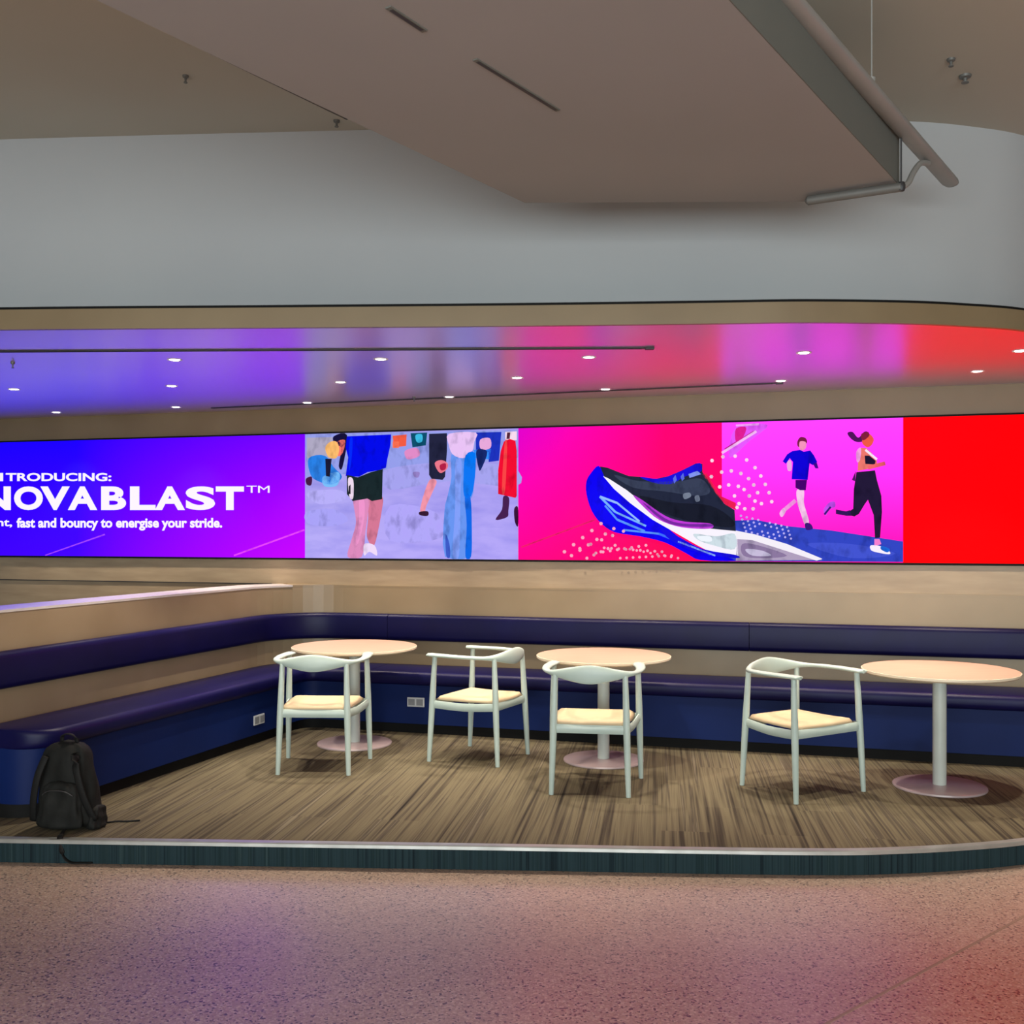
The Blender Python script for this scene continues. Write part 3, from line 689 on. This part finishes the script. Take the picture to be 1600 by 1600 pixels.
# capped, tidy joint strip between back cushion and wall
def socket(px, py, run):
    if run == 'back':
        best = None; n = Vector((-math.sin(TH), -math.cos(TH))); p0 = Vector((0, 8.26))+n*.4205; z = None
    else:
        dl = Vector((.343,1)).normalized(); n = Vector((dl.y, -dl.x)); p0 = Vector((-2.14, 8.06))+n*.4205
    k = Vector(((px-800)/F, 1)); t = p0.dot(n)/k.dot(n); p = k*t
    e = bpy.data.objects.new('power_socket', None)
    bm = bmesh.new(); box(bm, -.07, .07, -.008, 0, -.036, .036)
    o = link('power_socket', bm, M['socket'], bq); bevel(o, .004)
    o.location = (p.x-A[0], p.y-A[1], CZ+(HZ-py)*t/F-PZ); o.rotation_euler = (0, 0, math.atan2(n.x, -n.y)); o['label'] = 'pale double power socket'
    for sx in (-.033, .033):
        bm = bmesh.new(); box(bm, sx-.026, sx+.026, -.011, -.006, -.024, .024); link('socket_insert', bm, M['socket_face'], o)
    bpy.data.objects.remove(e)
socket(650, 1097, 'back'); socket(404, 1124, 'left')

# ------------------------------------------------------------------ tables
def make_table():
    t = empty('pedestal_table')
    H = .71
    bm = bmesh.new(); lathe(bm, [(0,H),(.446,H),(.446,H-.002),(0,H-.004)], 72); autosmooth(link('table_top', bm, M['table_top'], t))
    bm = bmesh.new(); lathe(bm, [(.444,H-.001),(.450,H-.003),(.450,H-.016),(.436,H-.026),(.0,H-.026),(.0,H-.004)], 72); autosmooth(link('edge_band', bm, M['table_edge'], t))
    bm = bmesh.new(); lathe(bm, [(0,.012),(.04,.012),(.04,H-.03),(0,H-.03)], 32); autosmooth(link('column', bm, M['table_metal'], t))
    bm = bmesh.new(); lathe(bm, [(0,H-.034),(.11,H-.034),(.12,H-.026),(0,H-.026)], 32); autosmooth(link('mounting_plate', bm, M['table_metal'], t))
    bm = bmesh.new(); lathe(bm, [(0,0),(.268,0),(.27,.004),(.268,.012),(.26,.016),(.05,.018),(0,.018)], 64); autosmooth(link('base', bm, M['table_base'], t))
    return t
t0 = make_table()
for i, ((x, y), lab) in enumerate(((plan(554,1160,.01), 'round pedestal table in the corner behind the leftmost chair'),
        (plan(943,1186,.01), 'round pedestal table with the peach top, middle one of the three'),
        (plan(1468,1227,.01), 'largest looking round pedestal table, alone at the right with its column unobstructed'))):
    t = t0 if i == 0 else copy_tree(t0)
    t.location = (x, y, PZ); tag(t, lab, 'table', 'round pedestal tables')

# ------------------------------------------------------------------ chairs
def make_chair():
    t = empty('armchair')
    RH = .712
    legs = {'rl': ((-.225,-.24), (-.205,-.205)), 'rr': ((.225,-.24), (.205,-.205)), 'fl': ((-.28,.25), (-.262,.215)), 'fr': ((.28,.25), (.262,.215))}
    for k, (f, h) in legs.items():
        top = RH-.006 if k[0] == 'f' else RH-.014
        bm = bmesh.new(); pts = []; rr = []
        for i in range(9):
            q = i/8; pts.append((f[0]+(h[0]-f[0])*q, f[1]+(h[1]-f[1])*q, top*q)); rr.append(.0145+.0065*math.sin(PI*min(1, q/.62)*.5) if q < .62 else .021-.005*(q-.62)/.38)
        tube(bm, pts, rr, 12); autosmooth(link('leg', bm, M['chair_paint'], t), 60)
    # one-piece arm and back rail
    ctl = [(.262,.268,RH),(.272,.18,RH),(.284,.06,RH-.001),(.276,-.07,RH-.003),(.240,-.165,RH-.005),(.17,-.222,RH-.005),(.08,-.248,RH-.005),(0,-.256,RH-.005)]
    ctl = ctl + [(-x,y,z) for x,y,z in ctl[-2::-1]]
    pts = catmull(ctl, 6); n = len(pts); fl = []
    for i in range(n):
        q = abs(i/(n-1)*2-1)       # 1 at arm ends, 0 at the middle of the back
        if q > .5: a, b = .019+.017*min(1, (q-.5)/.35), .0125
        else: a, b = .012+.007*(q/.5), .0125+.042*(math.cos(PI*q/.5)*.5+.5)
        if q > .97: a *= math.sqrt(max(.12, 1-((q-.97)/.03)**2)); b *= .85
        fl.append((a, b))
    bm = bmesh.new(); tube(bm, pts, 0, 16, flat=fl); autosmooth(link('arm_and_back_rail', bm, M['chair_paint'], t), 60)
    # seat aprons
    def lp(k, z): f, h = legs[k]; q = z/(RH-.012); return Vector((f[0]+(h[0]-f[0])*q, f[1]+(h[1]-f[1])*q, z))
    for a, b, dz in (('fl','fr',.0),('rl','rr',.0),('rl','fl',-.012),('rr','fr',-.012)):
        p, q = lp(a, .385), lp(b, .385); mid = (p+q)/2+Vector((0,0,dz))
        bm = bmesh.new(); tube(bm, catmull([tuple(p), tuple(mid), tuple(q)], 5), 0, 10, flat=[(.011,.027)]*11)
        autosmooth(link('seat_rail', bm, M['chair_paint'], t), 60)
    # seat pad, softly dished and following the frame
    bm = bmesh.new(); nx = 16; grid = {}
    for s in (1, 0):
        for i in range(nx+1):
            for j in range(nx+1):
                u = i/nx*2-1; v = j/nx*2-1
                hw = .222+.034*(v+1)/2
                x = u*hw*(1-.05*v*v); y = .005+v*.235*(1-.06*u*u)
                edge_ = max(abs(u), abs(v))
                z = .415+.028*(1-edge_**6) - .010*(1-u*u)*(1-v*v) + .01*v*v*.5 if s else .402-.0*edge_
                if edge_ == 1 : z = .412
                if s == 0 and edge_ == 1: continue
                grid[(s,i,j)] = bm.verts.new((x, y, z))
    g = lambda s,i,j: grid.get((s,i,j)) or grid[(1,i,j)]
    for s in (1, 0):
        for i in range(nx):
            for j in range(nx): bm.faces.new((g(s,i,j), g(s,i+1,j), g(s,i+1,j+1), g(s,i,j+1)))
    link('seat_pad', bm, M['cushion'], t, smooth=True)
    return t
c0 = make_chair()
for i, (x, y, a, lab) in enumerate(((-1.25,6.92,-2,'leftmost pale armchair, its back to the viewer, drawn up to the corner table'),
        (-.206,7.21,63,'pale armchair turned sideways between the left and middle tables, facing left'),
        (.49,6.39,-9,'pale armchair with its back to the viewer at the middle table'),
        (1.715,6.33,-148.6,'pale armchair facing forward and right, standing free left of the right-hand table'))):
    t = c0 if i == 0 else copy_tree(c0)
    t.location = (x, y, PZ); t.rotation_euler = (0,0,math.radians(a)); tag(t, lab, 'chair', 'pale armchairs on the platform')

# ------------------------------------------------------------------ backpack
bx, by = -2.31, 5.52
bp = empty('backpack', (bx, by, PZ), math.radians(-8), 'slumped black backpack on the carpet edge against the bench end', 'bag')
def blob(bm, cx, cy, w, d, h, z0=0, taper=.35, ex=2.6, seed=0, wrinkle=.006, lean=0):
    rnd = random.Random(seed); ph_ = [rnd.random()*6 for _ in range(6)]
    rings = []; nr = 20; ns = 36
    for i in range(nr+1):
        q = i/nr; z = z0+h*q
        r = (1-taper*q**1.6)*min(1, (max(q,.0)/.06)**.4 if q < .06 else 1)
        if q > .8: r *= math.sqrt(max(0, 1-((q-.8)/.2)**2.4))
        ring = []
        for k in range(ns):
            a = 2*PI*k/ns; c, s = math.cos(a), math.sin(a)
            x = abs(c)**(2/ex)*math.copysign(1, c)*w/2*r; y = abs(s)**(2/ex)*math.copysign(1, s)*d/2*r
            wr = wrinkle*(math.sin(5*a+ph_[0]+4*q)+math.sin(9*a+ph_[1]-6*q)+.7*math.sin(14*q+ph_[2]+2*a))*min(1, r*1.5)
            ring.append(bm.verts.new((cx+x+wr*c+lean*q, cy+y+wr*s, z)))
        rings.append(ring)
    for a, b in zip(rings, rings[1:]):
        for k in range(ns): bm.faces.new((a[k], a[(k+1)%ns], b[(k+1)%ns], b[k]))
    bm.faces.new(rings[0]); bm.faces.new(rings[-1])
bm = bmesh.new(); blob(bm, 0, 0, .33, .19, .455, taper=.34, seed=2, wrinkle=.005, lean=-.01); bmesh.ops.remove_doubles(bm, verts=bm.verts, dist=.0005); link('body', bm, M['bag'], bp, smooth=True)
bm = bmesh.new(); blob(bm, .0, -.085, .25, .08, .25, z0=.01, taper=.3, seed=5, wrinkle=.004); bmesh.ops.remove_doubles(bm, verts=bm.verts, dist=.0005); link('front_pocket', bm, M['bag'], bp, smooth=True)
bm = bmesh.new(); tube(bm, catmull([(-.045,.0,.44),(-.035,-.01,.475),(0,-.015,.487),(.03,-.01,.475),(.04,0,.44)], 5), 0, 8, flat=[(.012,.004)]*21); link('top_handle', bm, M['bag2'], bp, smooth=True)
bm = bmesh.new(); tube(bm, catmull([(-.09,-.075,.38),(-.12,-.10,.28),(-.15,-.09,.15),(-.17,-.06,.04)], 5), 0, 8, flat=[(.02,.006)]*16); link('shoulder_strap', bm, M['bag2'], bp, smooth=True)
bm = bmesh.new(); tube(bm, catmull([(.07,-.075,.40),(.10,-.105,.30),(.13,-.09,.17),(.165,-.05,.05)], 5), 0, 8, flat=[(.02,.006)]*16); link('shoulder_strap', bm, M['bag2'], bp, smooth=True)
bm = bmesh.new(); tube(bm, catmull([(-.085,-.118,.19),(-.04,-.128,.215),(.04,-.128,.215),(.085,-.118,.19)], 5), .003, 6); link('zip', bm, M['dark_metal'], bp, smooth=True)
bm = bmesh.new(); blob(bm, .15, .0, .07, .14, .12, z0=.0, taper=.3, seed=8, wrinkle=.003); bmesh.ops.remove_doubles(bm, verts=bm.verts, dist=.0005); link('side_pocket', bm, M['bag'], bp, smooth=True)
# loose strap over the platform edge
ey = 5.31
def loc_(x, y, z): # world -> backpack frame
    v = Matrix.Rotation(math.radians(8), 3, 'Z') @ Vector((x-bx, y-by, 0)); return (v.x, v.y, z-PZ)
wp = [(-2.29,5.44,PZ+.03),(-2.285,5.37,PZ+.012),(-2.27,5.31,PZ+.013),(-2.262,5.283,PZ+.004),(-2.255,5.275,PZ-.035),(-2.235,5.27,.035),(-2.2,5.262,.009),(-2.15,5.26,.007),(-2.09,5.265,.007)]
pts = catmull([loc_(*p) for p in wp], 5)
bm = bmesh.new(); tube(bm, pts, 0, 8, flat=[(.014 if i > 8 else .01, .004) for i in range(len(pts))]); link('loose_strap', bm, M['bag2'], bp, smooth=True)
bm = bmesh.new(); tube(bm, catmull([loc_(-2.16,5.56,PZ+.006),loc_(-2.1,5.6,PZ+.005),loc_(-2.04,5.6,PZ+.005),loc_(-1.98,5.62,PZ+.005)], 5), .0045, 8); link('cord', bm, M['bag2'], bp, smooth=True)
